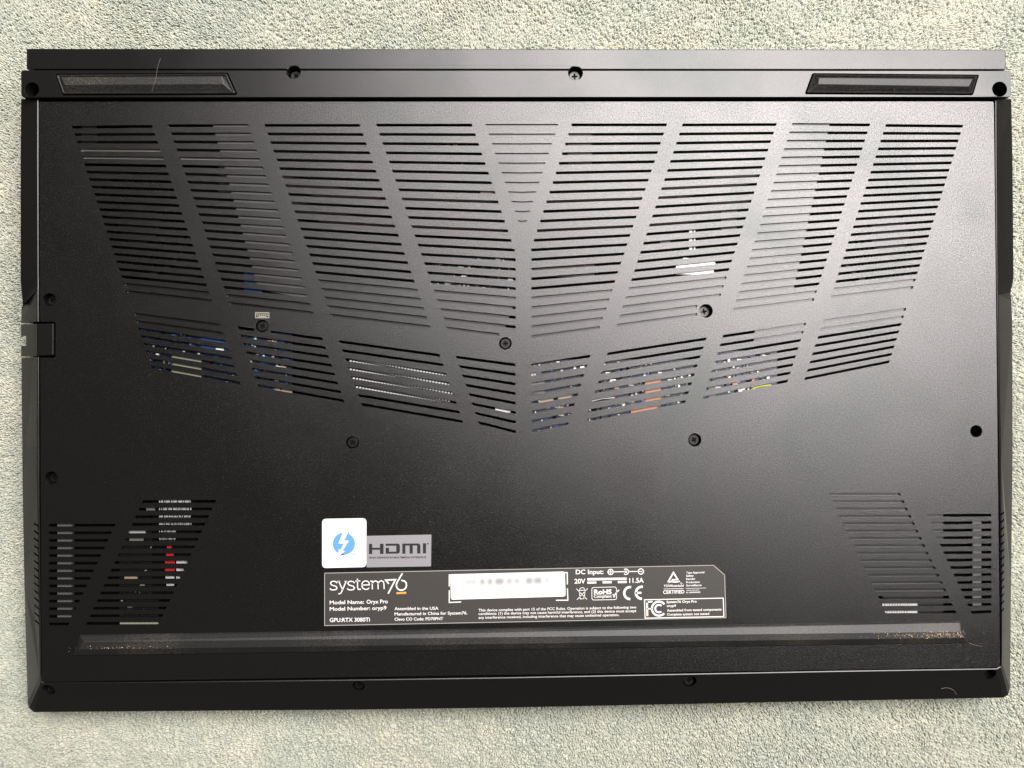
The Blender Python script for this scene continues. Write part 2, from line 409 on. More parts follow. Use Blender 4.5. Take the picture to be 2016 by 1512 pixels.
# ---- blanking sheets just under the panel where the slots are blind
def blank(pts, z=-.42, name='blanking_plate', m=None):
    q = Wp(pts, z); return loft(name, [at(q, z - .3), at(q, z)], m or M['frame'], lap)
blank([(945,232),(1110,232),(1046,446),(1012,446)], -.72)
def blank_rows(ci, k0, k1, name='blanking_plate', x_from=None, x_to=None):
    l0, r0 = row_ends(COLS[ci], k0); l1, r1 = row_ends(COLS[ci], k1)
    if ci == 3 : r1 = (984, r1[1])
    e = 7; A, B, Cc, D = [l0[0] - 3, l0[1] - e], [r0[0] + 3, r0[1] - e], [r1[0] + 2, r1[1] + e], [l1[0] - 3, l1[1] + e]
    if x_from is not None: A[0] = D[0] = x_from
    if x_to is not None: B[0] = Cc[0] = x_to
    blank([A, B, Cc, D], -1.0 if False else -PT - .02)
for ci, k0, k1 in ((0, 21, 22), (1, 21, 22), (2, 18, 22), (3, 18, 22), (5, 18, 22), (6, 18, 20), (7, 21, 22), (8, 21, 22), (9, 0, 1), (16, 0, 1), (19, 0, 13)):
    blank_rows(ci, k0, k1)
blank([(1218, 602), (1376, 588), (1373.5, 628), (1205, 652)], -PT - .07)
blank([(1738, 1160), (1857, 1160), (1857, 1215), (1738, 1215)], -2.2)
blank([(1488, 628), (1600, 620), (1590, 660), (1484, 676)], -PT - .02)
blank([(1815, 1005), (1857, 1005), (1857, 1070), (1815, 1070)], -PT - .02)
blank([(416, 236), (497, 236), (618, 590), (509, 570)], -PT - .07, 'insulating_film', M['sheen_film'])
blank([(1550, 236), (1635, 236), (1561, 575), (1447, 592)], -PT - .07, 'insulating_film')

# ---- base shell: a ring round the panel, sloping outward, from measured stations
def station(ix_, iy_, ox, oy, oz):
    return (ix_, iy_, ox, oy, oz)
ST = []
for px, py, ox, oy, oz in [
   (75.5, 195, 41.5, 195, -2.6), (75.5, 330, 40.5, 330, -2.6), (76, 545, 40.5, 553, -2.6), (76, 557, 45, 600, -4.6), (76, 570, 42.5, 607, -8),
   (76.2, 633, 41.5, 637, -8), (77, 960, 44.5, 960, -8), (79, 1150, 48, 1150, -8), (80.5, 1330, 54.5, 1383, -8), (82, 1341, 57, 1394, -8), (87, 1344, 67, 1402, -8),
   (300, 1342.5, 300, 1400, -8), (700, 1338, 700, 1397, -8), (1000, 1333.5, 1000, 1393, -8), (1350, 1326.5, 1350, 1386, -8), (1640, 1321, 1640, 1380, -8),
   (1962, 1316, 1975, 1373.5, -8), (1969, 1312, 1985, 1368, -8), (1971, 1303, 1988.5, 1355, -8),
   (1970, 1150, 1990.5, 1150, -8), (1967.5, 900, 1993.5, 900, -8), (1963.5, 640, 1993, 640, -8), (1962.5, 580, 1991, 592, -8), (1962, 562, 1989, 576, -4.8),
   (1962, 550, 1995.5, 549, -6.0), (1960, 330, 1993.5, 330, -6.0), (1959.5, 195, 1991, 195, -6.0)]:
    i = W(px, py, -.1); o_ = W(ox, oy, oz); ST.append((i, o_))
rings = [[], [], [], [], [], []]
for i, o_ in ST:
    out = Vector((o_.x - i.x, o_.y - i.y, 0)).normalized()
    rings[0].append((i.x, i.y, -6.0)); rings[1].append((i.x, i.y, -.10)); q = i + out * .32
    rings[2].append((q.x, q.y, .02)); q = i + out * .75; rings[3].append((q.x, q.y, -.15))
    rings[4].append(tuple(o_)); q = o_ - out * 5; rings[5].append((q.x, q.y, -13.0))
V = [p for r in rings for p in r]; n = len(ST); Fc = []
for k in range(5):
    for i in range(n - 1): Fc.append([k * n + i, k * n + i + 1, (k + 1) * n + i + 1, (k + 1) * n + i])
for i in range(n - 1): Fc.append([5 * n + i, 5 * n + i + 1, i + 1, i])
Fc.append([k * n for k in range(6)]); Fc.append([k * n + n - 1 for k in range(5, -1, -1)])
shell = mesh('base_shell', V, Fc, M['frame'], lap); fix_normals(shell)
cutters = []
def cutter(o): cutters.append(o)
# slots in the side faces
for (x0, x1, y0, y1, dy) in ((57.5, 73.5, 1035, 1228, 4.5), (1972, 1985.5, 1012.5, 1203, -4.5)):
    for k in range(14):
        y = y0 + (y1 - y0) * k / 13; s = 2.0
        q0 = [tuple(W(a_, b2, 1))[:2] for a_, b2 in ((x0, y - s - dy / 2), (x1, y - s + dy / 2), (x1, y + s + dy / 2), (x0, y + s - dy / 2))]
        cutter(loft('c', [at(q0, -9.5), at(q0, 1)], None))
# screw holes in the front slope
BEV = [(98, 1357, 12, -2.4), (706, 1350, 12, -1.6), (1358, 1341, 13, -2.0), (1948, 1327, 12, -1.6)]
for px, py, pr, z in BEV:
    h, c, r = hole_at(px, py, pr, z); cutter(loft('c', [at(h, z - 3.6), at(h, 2)], None))
# gap for the port cover
q0 = Wp([(5, 634.5), (85, 634), (85, 703.5), (5, 704)], -3)
cutter(loft('c', [at(q0, -11.5), at(q0, 2)], None))
jn = bmesh.new()
for o in cutters:
    jn.from_mesh(o.data); bpy.data.objects.remove(o)
cm = bpy.data.meshes.new('c'); jn.to_mesh(cm); jn.free(); co = bpy.data.objects.new('c', cm); C.objects.link(co)
bo = shell.modifiers.new('b', 'BOOLEAN'); bo.object = co; bo.operation = 'DIFFERENCE'; bo.solver = 'EXACT'
dg = bpy.context.evaluated_depsgraph_get(); nm_ = bpy.data.meshes.new_from_object(shell.evaluated_get(dg))
shell.modifiers.clear(); old = shell.data; shell.data = nm_; bpy.data.objects.remove(co)
nm_.materials.clear(); nm_.materials.append(M['frame'])

# ---- port cover on the left (a hinged jaw with a square notch)
jaw = empty('port_cover', lap)
zj = .15
a_, b_, c_, d_ = W(73, 637.5, zj), W(104.5, 636.5, zj), W(104.5, 699.5, zj), W(73, 700.5, zj)
q = rounded([(a_.x, a_.y), (d_.x, d_.y), (c_.x, c_.y), (b_.x, b_.y)], .25, 2)
loft('cover_flap', [at(q, -4), at(q, zj - .3), at(shrink(q, .3), zj)], M['frame'], jaw)
zo = -8.0
o1, o2, o3, o4 = W(41.5, 639, zo), W(41.5, 661.5, -8), W(41.5, 681, -8), W(41.5, 702, zo)
ni = .32
def on_slope(t_, P, Q): return P + (Q - P) * t_
i1, i4 = W(73.0, 637.5, zj - .02), W(73.0, 701, zj - .02)
i2 = i1 + (i4 - i1) * ((661 - 637.5) / 63.5); i3 = i1 + (i4 - i1) * ((681.5 - 637.5) / 63.5)
m2, m3 = on_slope(1 - ni, i2, o2), on_slope(1 - ni, i3, o3)
top = [i1, o1, o2, m2, m3, o3, o4, i4, i3, i2]
bot = [Vector((p.x + (4.5 if k in (1, 2, 5, 6) else 4.5 if k in (3, 4) else 0), p.y, -12)) for k, p in enumerate(top)]
Q = [[0, 1, 2, 9], [9, 2 + 1, 4, 8], [8, 5, 6, 7]]
Fj = [f for f in Q] + [[i + 10 for i in reversed(f)] for f in Q] + [[i, (i + 1) % 10, (i + 1) % 10 + 10, i + 10] for i in range(10)]
fix_normals(mesh('cover_jaw', [tuple(p) for p in top + bot], Fj, M['frame'], jaw))

# ---- rear strip (hinge cover) and rear band
def arc_notch(c, r, y, below, n=10):
    """points of the circle on one side of the line y (world), left to right"""
    s = math.sqrt(max(r * r - (y - c[1]) ** 2, 0)); x0, x1 = c[0] - s, c[0] + s
    a0 = math.atan2(y - c[1], -s); a1 = math.atan2(y - c[1], s)
    if below: a0 += 2 * math.pi if a0 < 0 else 0; a1 += 2 * math.pi if a1 < a0 else 0
    else: a0 = a0 if a0 > 0 else a0 + 2 * math.pi
    if not below and a1 > a0: a1 -= 2 * math.pi
    return [(c[0] + r * math.cos(a0 + (a1 - a0) * i / n), c[1] + r * math.sin(a0 + (a1 - a0) * i / n)) for i in range(n + 1)]
ZB = 2.0; ZS = 1.2
hA, cA, rA = hole_at(578, 141.5, 13.5, ZB); hB, cB, rB = hole_at(1133, 143.5, 14, ZB)
yl_s = W(1008, 136.6, ZS).y; yl_b = W(1008, 138.6, ZB).y
xs0, xs1 = W(52, 115, ZS).x, W(1980, 115, ZS).x; ys1 = W(1008, 96.5, ZS).y
strip = [(xs0, yl_s)] + arc_notch(cA, rA * 1.02, yl_s, False) + arc_notch(cB, rB * 1.02, yl_s, False) + [(xs1, yl_s), (xs1, ys1), (xs0, ys1)]
hinge = plate('hinge_cover', strip, [], ZS, 9.0, M['frame'], lap)
mb = hinge.modifiers.new('bevel', 'BEVEL'); mb.width = .0003; mb.segments = 2; mb.limit_method = 'ANGLE'; mb.angle_limit = 1.0
xb0, xb1 = W(41, 165, ZB).x, W(1991, 165, ZB).x; yb0 = W(1008, 191.5, ZB).y
band = [(xb0 + .8, yl_b)] + arc_notch(cA, rA, yl_b, True) + arc_notch(cB, rB, yl_b, True) + [(xb1 - .8, yl_b), (xb1 - .25, yl_b - .25), (xb1, yl_b - .8), (xb1, yb0 + 1.2), (xb1 - .4, yb0 + .35), (xb1 - 1.2, yb0), (xb0 + 1.2, yb0), (xb0 + .35, yb0 + .35), (xb0, yb0 + 1.2), (xb0, yl_b - .8), (xb0 + .25, yl_b - .25)]
FL = [(108, 147), (449, 142), (467, 189.5), (122, 190)]
FR = [(1600, 141.5), (1928, 146.5), (1916, 191), (1583.5, 186.5)]
def pull(poly, ymin=None):
    return rounded(Wp(poly, ZB), .7, 3)
FL = [(108, 145.5), (448, 143), (467, 186.5), (123, 187.5)]
FR = [(1600, 144), (1927, 147), (1915, 187), (1585, 185)]
hC, cC, rC = hole_at(62.5, 176, 14, ZB); hD, cD, rD = hole_at(1968, 175.5, 14, ZB)
band_o = plate('rear_band', band, [pull(FL), pull(FR), hC, hD], ZB, 2.9, M['frame'], lap)
mb = band_o.modifiers.new('bevel', 'BEVEL'); mb.width = .00018; mb.segments = 1; mb.limit_method = 'ANGLE'; mb.angle_limit = 1.0
# solid body of the base beneath band and panel, and the closed display lid under it
xi0, xi1 = W(44, 165, -3).x, W(1988, 165, -3).x
q = [(xi0, yb0 - 2), (xi1, yb0 - 2), (xi1, ys1 - 8), (xi0, ys1 - 8)]
loft('base_tray', [at([(xi0 + 2, -HHT + 2), (xi1 - 2, -HHT + 2), (xi1 - 2, ys1 - 8), (xi0 + 2, ys1 - 8)], -13), at([(xi0 + 2, -HHT + 2), (xi1 - 2, -HHT + 2), (xi1 - 2, ys1 - 8), (xi0 + 2, ys1 - 8)], -6.2)], M['inner'], lap)
q = rounded([(xi0 + 3, -HHT - 9), (xi1 - 3, -HHT - 9), (xi1 - 3, ys1 - 3), (xi0 + 3, ys1 - 3)], 3, 4)
loft('display_lid', [at(shrink(q, 1), -25), at(q, -23.5), at(q, -14)], M['lid'], lap)
q = [(xi0 + 8, -HHT + 2), (xi1 - 8, -HHT + 2), (xi1 - 8, ys1 - 8), (xi0 + 8, ys1 - 8)]
loft('hinge_block', [at(q, -14.2), at(q, -12.9)], M['inner'], lap)

# ---- rubber feet
def foot(poly_px, z0, prof, plateau_px, ztop, name='rubber_foot'):
    base = Wp(poly_px, z0); rr = []
    for d, z in prof: rr.append(at(rounded(shrink(base, d), .5, 2), z))
    pl = Wp(plateau_px, ztop); rr.append(at(rounded(pl, .4, 2), ztop - .12)); rr.append(at(shrink(rounded(pl, .4, 2), .25), ztop))
    if area2([p[:2] for p in rr[0]]) * area2(pl) < 0: raise ValueError
    return loft(name, rr, M['rubber'], lap)
PR = [(.5, -.5), (.5, ZB + .25), (.8, ZB + .45), (1.1, ZB + .2), (1.25, ZB - .2)]
fa = foot([FL[3], FL[2], FL[1], FL[0]], ZB, PR, [(127, 168), (441, 166.5), (437, 149.5), (119, 151.5)], ZB + 1.5)
fb = foot([FR[3], FR[2], FR[1], FR[0]], ZB, PR, [(1610, 166.5), (1908, 171), (1916, 155), (1612, 152.5)], ZB + 1.5)
fc = foot([(142, 1291), (1906, 1266.5), (1890, 1222.5), (158, 1249.5)], 0, [(0, -.2), (.1, .25), (.5, .8)], [(153, 1280), (1899, 1256.5), (1892, 1242.5), (163, 1263)], 2.3)

fa['label'] = 'dusty short rubber foot at the rear left'; fb['label'] = 'short rubber foot at the rear right with a pale worn top'; fc['label'] = 'long rubber foot along the front with crumbs at its ends'
# ---- screws
def screw(px, py, pr, z, depth, m=M['screw'], head=True, cup=True):
    s = empty('screw', lap); h, c, r = hole_at(px, py, pr, z)
    n_ = 28
    if cup:
        cupo = loft('screw_recess', [at(circ(c, r + .5, n_), z - 1.0), at(circ(c, r + .5, n_), z - depth - 1), at(circ(c, r * .99, n_), z - depth - 1), at(circ(c, r * .99, n_), z - .95)], M['inner'], s, closed=True)
    fl = loft('recess_floor', [at(circ(c, r, n_), z - depth - 1.3), at(circ(c, r, n_), z - depth - .9)], M['inner'], s)
    if head:
        R = r * .80; a = random.uniform(0, 1.5); w = R * .16; l = R * .52
        plus = [(w, w), (w, l), (-w, l), (-w, w), (-l, w), (-l, -w), (-w, -w), (-w, -l), (w, -l), (w, -w), (l, -w), (l, w)]
        plus = [(c[0] + x * math.cos(a) - y * math.sin(a), c[1] + x * math.sin(a) + y * math.cos(a)) for x, y in plus]
        hd = plate('screw_head', circ(c, R * .86, n_), [plus], z - depth + .5, .5, m, s)
        rim = loft('head_rim', [at(circ(c, R * .86, n_), z - depth + .5), at(circ(c, R * .96, n_), z - depth + .3), at(circ(c, R, n_), z - depth - .1), at(circ(c, R * .86, n_), z - depth - .9)], m, s, closed=True, smooth=True)
        loft('cross_recess', [at(circ(c, R * .8, 12), z - depth - .3), at(circ(c, R * .8, 12), z - depth + .02)], M['inner'], s)
for (px, py, pr), (dep, m, hd) in zip(PANEL_SCREWS, ((3.2, M['screw'], 1), (3.6, M['lit_screw'], 1), (1.0, M['screw'], 1), (1.0, M['screw'], 1), (1.0, M['screw'], 1), (2.0, M['screw'], 1), (5, M['screw'], 0), (3.2, M['screw'], 1))):
    screw(px, py, pr, 0, dep, m, bool(hd))
screw(62.5, 176, 14, ZB, 6.5, head=False); screw(1968, 175.5, 14, ZB, 7, head=False)
screw(578, 141.5, 13.5, ZB, 4.6); screw(1133, 143.5, 14, ZB, 4.2, M['lit_screw'])
for i, (px, py, pr, z) in enumerate(BEV): screw(px, py, pr, z, 2.2, cup=False, head=i != 3)

# ================================================================== WHAT SHOWS THROUGH THE VENTS
q = [(-HWD - .2, -HHT - .2), (HWD + .2, -HHT - .2), (HWD + .2, HHT + .2), (-HWD - .2, HHT + .2)]
loft('inner_floor', [at(q, -6.4), at(q, -6.0)], M['inner'], lap)
def board(name, px0, py0, px1, py1, z, n_, dens, seed, cols, blue=True, smax=2.4):
    o = box(name, px0, py0, px1, py1, z, .8, M['pcb'] if blue else M['pcb_dark'], lap)
    rnd = random.Random(seed); V, Fc, MI = [], [], []
    for _ in range(n_):
        x = rnd.uniform(px0 + 3, px1 - 10); y = rnd.uniform(py0 + 3, py1 - 4)
        w = rnd.choice([2, 2.5, 3, 3, 5, 9]) * rnd.uniform(.8, 1.3); h = rnd.choice([2.5, 3, 4, 6]); hh = rnd.uniform(.25, 1.0)
        p0, p1 = W(x, y + h, z), W(x + w, y, z); b0 = len(V)
        V += [(p0.x, p0.y, z), (p1.x, p0.y, z), (p1.x, p1.y, z), (p0.x, p1.y, z), (p0.x, p0.y, z + hh), (p1.x, p0.y, z + hh), (p1.x, p1.y, z + hh), (p0.x, p1.y, z + hh)]
        Fc += [[b0 + 4, b0 + 5, b0 + 6, b0 + 7], [b0, b0 + 1, b0 + 5, b0 + 4], [b0 + 1, b0 + 2, b0 + 6, b0 + 5], [b0 + 2, b0 + 3, b0 + 7, b0 + 6], [b0 + 3, b0, b0 + 4, b0 + 7]]
        MI += [rnd.choices(range(len(cols)), [c[1] for c in cols])[0]] * 5
    s = mesh('small_components', V, Fc, [M[c[0]] for c in cols], o, mi=MI); s['kind'] = 'stuff'
    return o
CC = [('white_part', 4), ('bright', 5), ('tan_part', 2), ('blue_part', 3), ('inner', 5)]
board('circuit_board', 262, 640, 470, 775, -2.6, 252, 1, 1, [('bright', 3), ('white_part', 3), ('blue_part', 8), ('inner', 8)])
board('circuit_board', 474, 655, 575, 800, -2.4, 156, 1, 2, [('white_part', 3), ('blue_part', 5), ('tan_part', 3), ('inner', 6)])
board('circuit_board', 850, 505, 1012, 578, -2.8, 180, 1, 3, [('white_part', 4), ('bright', 4), ('grey_part', 5), ('inner', 8)])
board('circuit_board', 1040, 708, 1180, 856, -2.5, 252, 1, 4, CC)
board('circuit_board', 1184, 708, 1400, 840, -2.5, 372, 1, 5, CC)
board('circuit_board', 1402, 690, 1530, 800, -2.5, 144, 1, 6, CC)
board('circuit_board', 875, 275, 935, 325, -3.5, 30, 1, 7, [('white_part', 3), ('grey_part', 5), ('inner', 8)], False)
board('circuit_board', 1235, 255, 1290, 330, -3.5, 18, 1, 8, [('tan_part', 3), ('grey_part', 5), ('inner', 8)], False)
board('wireless_card', 235, 1035, 312, 1225, -3.0, 54, 1, 9, [('bright', 3), ('tan_part', 4), ('grey_part', 3), ('inner', 14)], False)
for a in ((395, 650, 462, 690, -1.9, 'blue_part'), (338, 700, 396, 745, -1.7, 'olive_part'), (480, 535, 516, 580, -2.2, 'blue_part'), (541, 765, 575, 790, -1.6, 'tan_part'),
          (1270, 745, 1301, 800, -1.5, 'orange_part'), (1242, 795, 1293, 815, -1.4, 'orange_part'), (1062, 775, 1125, 795, -1.6, 'tan_part'), (1046, 745, 1072, 775, -1.6, 'grey_part'),
          (1395, 762, 1409, 790, -1.6, 'grey_part'), (1345, 508, 1408, 520, -1.6, 'bright'), (1331, 516, 1405, 540, -1.4, 'bright'), (1300, 468, 1320, 490, -2, 'grey_part'),
          (1357, 448, 1363, 500, -1.3, 'white_part'), (1366, 448, 1369, 492, -1.3, 'white_part'), (975, 800, 1005, 812, -1.5, 'white_part'), (1118, 262, 1165, 322, -1.5, 'grey_part'),
          (1165, 264, 1220, 325, -2.6, 'film'), (266, 246, 296, 252, -4, 'inner'), (160, 248, 190, 288, -2.6, 'grey_part'), (946, 375, 978, 382, -1.8, 'tan_part'),
          (1430, 735, 1436, 742, -1.3, 'orange_part'), (1442, 748, 1450, 758, -1.3, 'orange_part'), (1480, 742, 1486, 752, -1.3, 'orange_part'), (425, 685, 440, 692, -1.3, 'white_part'),
          (1420, 410, 1450, 455, -2.2, 'grey_part'), (1035, 515, 1170, 545, -2.4, 'grey_part'), (410, 663, 428, 671, -2.2, 'red_part')):
    box('chip', *a[:5], .6, M[a[5]], lap)
# battery / module labels at the lower left and right
box('memory_module', 300, 975, 385, 1180, -2.6, .8, M['inner'], lap)
rnd = random.Random(3); V = []; Fc = []; MI = []
def bit(x0, y0, x1, y1, z, mi):
    p0, p1 = W(x0, y1, z), W(x1, y0, z); b0 = len(V)
    V.extend([(p0.x, p0.y, z), (p1.x, p0.y, z), (p1.x, p1.y, z), (p0.x, p1.y, z)]); Fc.append([b0, b0 + 1, b0 + 2, b0 + 3]); MI.append(mi)
for k in range(6):
    y = 984 + k * 14.6 + .5
    x = 313
    while x < 376:
        w = rnd.choice([2, 3, 4, 8]);
        if k < 4 or x < 342: bit(x, y, min(x + w, 377), y + 4.5, -2.5, 0)
        x += w + rnd.choice([1.2, 2])
bit(329, 1074, 338, 1082, -2.5, 1); bit(327, 1088, 342, 1098, -2.5, 1); bit(325, 1103, 344, 1112, -2.5, 1); bit(325, 1117, 344, 1125, -2.5, 1)
bit(347, 1103, 369, 1112, -2.5, 0); bit(347, 1117, 362, 1126, -2.5, 0); bit(326, 1132, 343, 1140, -2.5, 0); bit(347, 1133, 355, 1139, -2.5, 0); bit(328, 1147, 343, 1153, -2.5, 0)
for k in range(2):
    x = 1737
    while x < 1790:
        bit(x, 1186 + k * 14.5, x + 4, 1193 + k * 14.5, -2.1, 0); x += rnd.choice([4.6, 5.2])
    bit(1790, 1186 + k * 14.5, 1806, 1193 + k * 14.5, -2.1, 0)
o = mesh('module_label_print', V, Fc, [M['white_part'], M['red_part']], lap, mi=MI); o['kind'] = 'stuff'
for a in ((253, 1041, 286, 1050, -1.6, 'bright'), (255, 1057, 282, 1066, -1.6, 'steel'), (245, 1133, 270, 1141, -1.6, 'tan_part'), (288, 999, 305, 1006, -1.8, 'steel'), (236, 1225, 312, 1231, -1.6, 'olive_part')):
    box('chip', *a[:5], .5, M[a[5]], lap)
box('speaker_bar', 113, 1030, 141, 1222, -1.7, 2, M['grey_part'], lap)
box('speaker_bar', 1915, 1022, 1932, 1200, -1.7, 2, M['grey_part'], lap)
# perforated shield: bright sheet with round holes
rows = []
o1, o2 = (664, 702), (898, 740)
z = -.94; holes = []
A, B_, D_ = W(690, 697, z), W(902, 736, z), W(704, 772, z)
ux = (B_ - A).normalized(); uy = Vector((-ux.y, ux.x, 0)); Lx = (B_ - A).length; Ly = 13.6
g_ = 1.25; r0 = .46; j = 0; yv = .55
while yv < Ly - .4:
    xv = .6 + (g_ / 2 if j % 2 else 0)
    while xv < Lx - .5:
        c = A + ux * xv - uy * yv; holes.append([(c.x + r0 * math.cos(k * math.pi / 3), c.y + r0 * math.sin(k * math.pi / 3)) for k in range(6)]); xv += g_
    yv += g_ * .86; j += 1
out = [A, A + ux * Lx, A + ux * Lx - uy * Ly, A - uy * Ly]
plate('perforated_shield', [(p.x, p.y) for p in out], holes, z, .2, M['inner'], lap)
loft('shield_backing', [at([(p.x, p.y) for p in out], z - .5), at([(p.x, p.y) for p in out], z - .24)], M['white_part'], lap)
for (x0, y0, x1, y1) in ((560, 648, 690, 800), (700, 790, 925, 845), (660, 655, 880, 700), (905, 700, 1020, 860)):
    box('perforated_cover', x0, y0, x1, y1, -2.9, .3, M['inner'], lap)
# heat fins and pipes
box('heat_fins', 155, 293, 325, 303, -1.5, 1.5, M['steel'], lap); box('heat_fins', 155, 305, 440, 318, -1.6, 1.4, M['steel'], lap)
def pipe(pts, w, z):
    P = [W(x, y, z) for x, y in pts]; V = []; Fc = []
    for i, p in enumerate(P):
        t_ = (P[min(i + 1, len(P) - 1)] - P[max(i - 1, 0)]).normalized(); n_ = Vector((-t_.y, t_.x, 0)) * w / 2
        V += [tuple(p + n_ - Vector((0, 0, 1.2))), tuple(p + n_ * .8), tuple(p - n_ * .8), tuple(p - n_ - Vector((0, 0, 1.2)))]
    for i in range(len(P) - 1):
        for k in range(3): a = i * 4 + k; Fc.append([a, a + 4, a + 5, a + 1])
    mesh('heat_pipe', V, Fc, M['copper'], lap)
pipe([(430, 330), (700, 390), (1000, 400), (1300, 385), (1560, 330)], 7, -4.2)
pipe([(430, 372), (700, 440), (1000, 455), (1300, 440), (1560, 372)], 7, -4.2)
def fan(px, py, rpx):
    c = W(px, py, -2.2); R = (W(px + rpx, py, -2.2) - c).length
    f = empty('cooling_fan', lap)
    n_ = 40; rr = [at(circ(c, R * 1.02, n_), -2.4), at(circ(c, R * 1.08, n_), -2.4), at(circ(c, R * 1.08, n_), -5), at(circ(c, R * 1.02, n_), -5)]
    loft('fan_ring', rr, M['fan'], f, closed=True)
    loft('fan_hub', [at(circ(c, R * .42, n_), -5), at(circ(c, R * .42, n_), -2.6), at(circ(c, R * .38, n_), -2.3)], M['fan'], f)
    V = []; Fc = []
    for k in range(61):
        a = 2 * math.pi * k / 61; b0 = len(V); pr_ = []
        for s in range(5):
            rr_ = R * (.45 + .52 * s / 4); aa = a + .35 * (s / 4) ** 1.5
            pr_.append((c[0] + rr_ * math.cos(aa), c[1] + rr_ * math.sin(aa)))
        for s, p in enumerate(pr_):
            tx, ty = -math.sin(a) * .14, math.cos(a) * .14
            V += [(p[0] - tx, p[1] - ty, -4.6), (p[0] - tx, p[1] - ty, -2.5), (p[0] + tx, p[1] + ty, -2.5), (p[0] + tx, p[1] + ty, -4.6)]
        for s in range(4):
            for q_ in range(3): i0 = b0 + s * 4 + q_; Fc.append([i0, i0 + 4, i0 + 5, i0 + 1])
    mesh('fan_blades', V, Fc, M['fan'], f)
fan(272, 440, 98); fan(1752, 462, 98)
tube('yellow_wire', [W(1478, 768, -1.4), W(1490, 762, -1.2), W(1503, 759.5, -1.2), W(1518, 758, -1.5)], .45, M['yellow_part'], lap)
tube('signal_wire', [W(1165, 790, -1.3), W(1185, 785, -1.2), W(1210, 783, -1.4)], .3, M['bright'], lap)

# ================================================================== LABELS AND PRINT
ZL = .10
def T(ox, oy, s): return lambda x, y: (ox + x / s, oy + y / s)
class Print:
    def __init__(self, f, z): self.f = f; self.z = z; self.V = []; self.F = []
    def poly(self, pts):
        b0 = len(self.V); w = [W(*self.f(x, y), self.z) for x, y in pts]
        vs = [Vector((p.x, p.y)) for p in w]; n_ = len(vs)
        ov, _, of, _, _, _ = delaunay_2d_cdt(vs, [(i, (i + 1) % n_) for i in range(n_)], [], 1, 1e-7)
        self.V += [(v.x, v.y, self.z) for v in ov]
        for f in of:
            f = list(f)
            if area2([ov[i] for i in f]) < 0: f.reverse()
            self.F.append([b0 + i for i in f])
    def rect(self, x0, y0, x1, y1): self.poly([(x0, y0), (x1, y0), (x1, y1), (x0, y1)])
    def line(self, pts, w, closed=False, caps=True):
        P = [Vector(p) for p in pts]; n_ = len(P); A, B = [], []
        for i in range(n_):
            if closed: p0, p2 = P[i - 1], P[(i + 1) % n_]
            else: p0, p2 = P[max(i - 1, 0)], P[min(i + 1, n_ - 1)]
            e1 = (P[i] - p0); e2 = (p2 - P[i])
            if e1.length < 1e-6: e1 = e2
            if e2.length < 1e-6: e2 = e1
            e1.normalize(); e2.normalize(); n1, n2_ = Vector((-e1.y, e1.x)), Vector((-e2.y, e2.x))
            m_ = (n1 + n2_) / max(.35, 1 + n1.dot(n2_)); A.append(P[i] + m_ * w / 2); B.append(P[i] - m_ * w / 2)
        if caps and not closed:
            A[0] -= (P[1] - P[0]).normalized() * w * .3; B[0] -= (P[1] - P[0]).normalized() * w * .3
        b0 = len(self.V)
        for a, b in zip(A, B):
            for q in (a, b): self.V.append(tuple(W(*self.f(q.x, q.y), self.z)))
        for i in range(n_ if closed else n_ - 1):
            j = (i + 1) % n_; self.F.append([b0 + 2 * i, b0 + 2 * j, b0 + 2 * j + 1, b0 + 2 * i + 1])
    def arc(self, cx, cy, r, w, a0=0, a1=360, n_=28):
        full = abs(a1 - a0) >= 360
        pts = [(cx + r * math.cos(math.radians(a0 + (a1 - a0) * i / n_)), cy + r * math.sin(math.radians(a0 + (a1 - a0) * i / n_))) for i in range(n_ + (0 if full else 1))]
        self.line(pts, w, closed=full, caps=False)
    def disc(self, cx, cy, r): self.poly([(cx + r * math.cos(i * math.pi / 16), cy + r * math.sin(i * math.pi / 16)) for i in range(32)])
    def build(self, name, m, parent):
        o = mesh(name, self.V, self.F, m, parent)
        bm = bmesh.new(); bm.from_mesh(o.data)
        for f in bm.faces:
            f.normal_update()
            if f.normal.z < 0: f.normal_flip()
        bm.to_mesh(o.data); bm.free(); return o
def text(s, p0, p1, h, m, parent, z, bold=0.012, f=None, name='lettering'):
    """p0, p1: baseline ends in photo pixels; h: capital height in pixels"""
    cu = bpy.data.curves.new('t', 'FONT'); cu.body = s; cu.size = 1; cu.offset = bold; cu.resolution_u = 3; cu.fill_mode = 'BOTH'
    o = bpy.data.objects.new('t', cu); C.objects.link(o)
    dg = bpy.context.evaluated_depsgraph_get(); me = bpy.data.meshes.new_from_object(o.evaluated_get(dg))
    bpy.data.objects.remove(o)
    a, b = W(*p0, z), W(*p1, z); ex = (b - a); wl = ex.length; ex.normalize(); ey = Vector((-ex.y, ex.x, 0))
    xs = [v.co.x for v in me.vertices]; x0, x1 = min(xs), max(xs); hp = (W(p0[0], p0[1] - h, z) - a).length
    for v in me.vertices:
        q = a + ex * ((v.co.x - x0) / (x1 - x0) * wl) + ey * (v.co.y / .70 * hp); v.co = (q.x * MM, q.y * MM, z * MM)
    me.materials.clear(); me.name = name
    return link(name, me, m, parent)

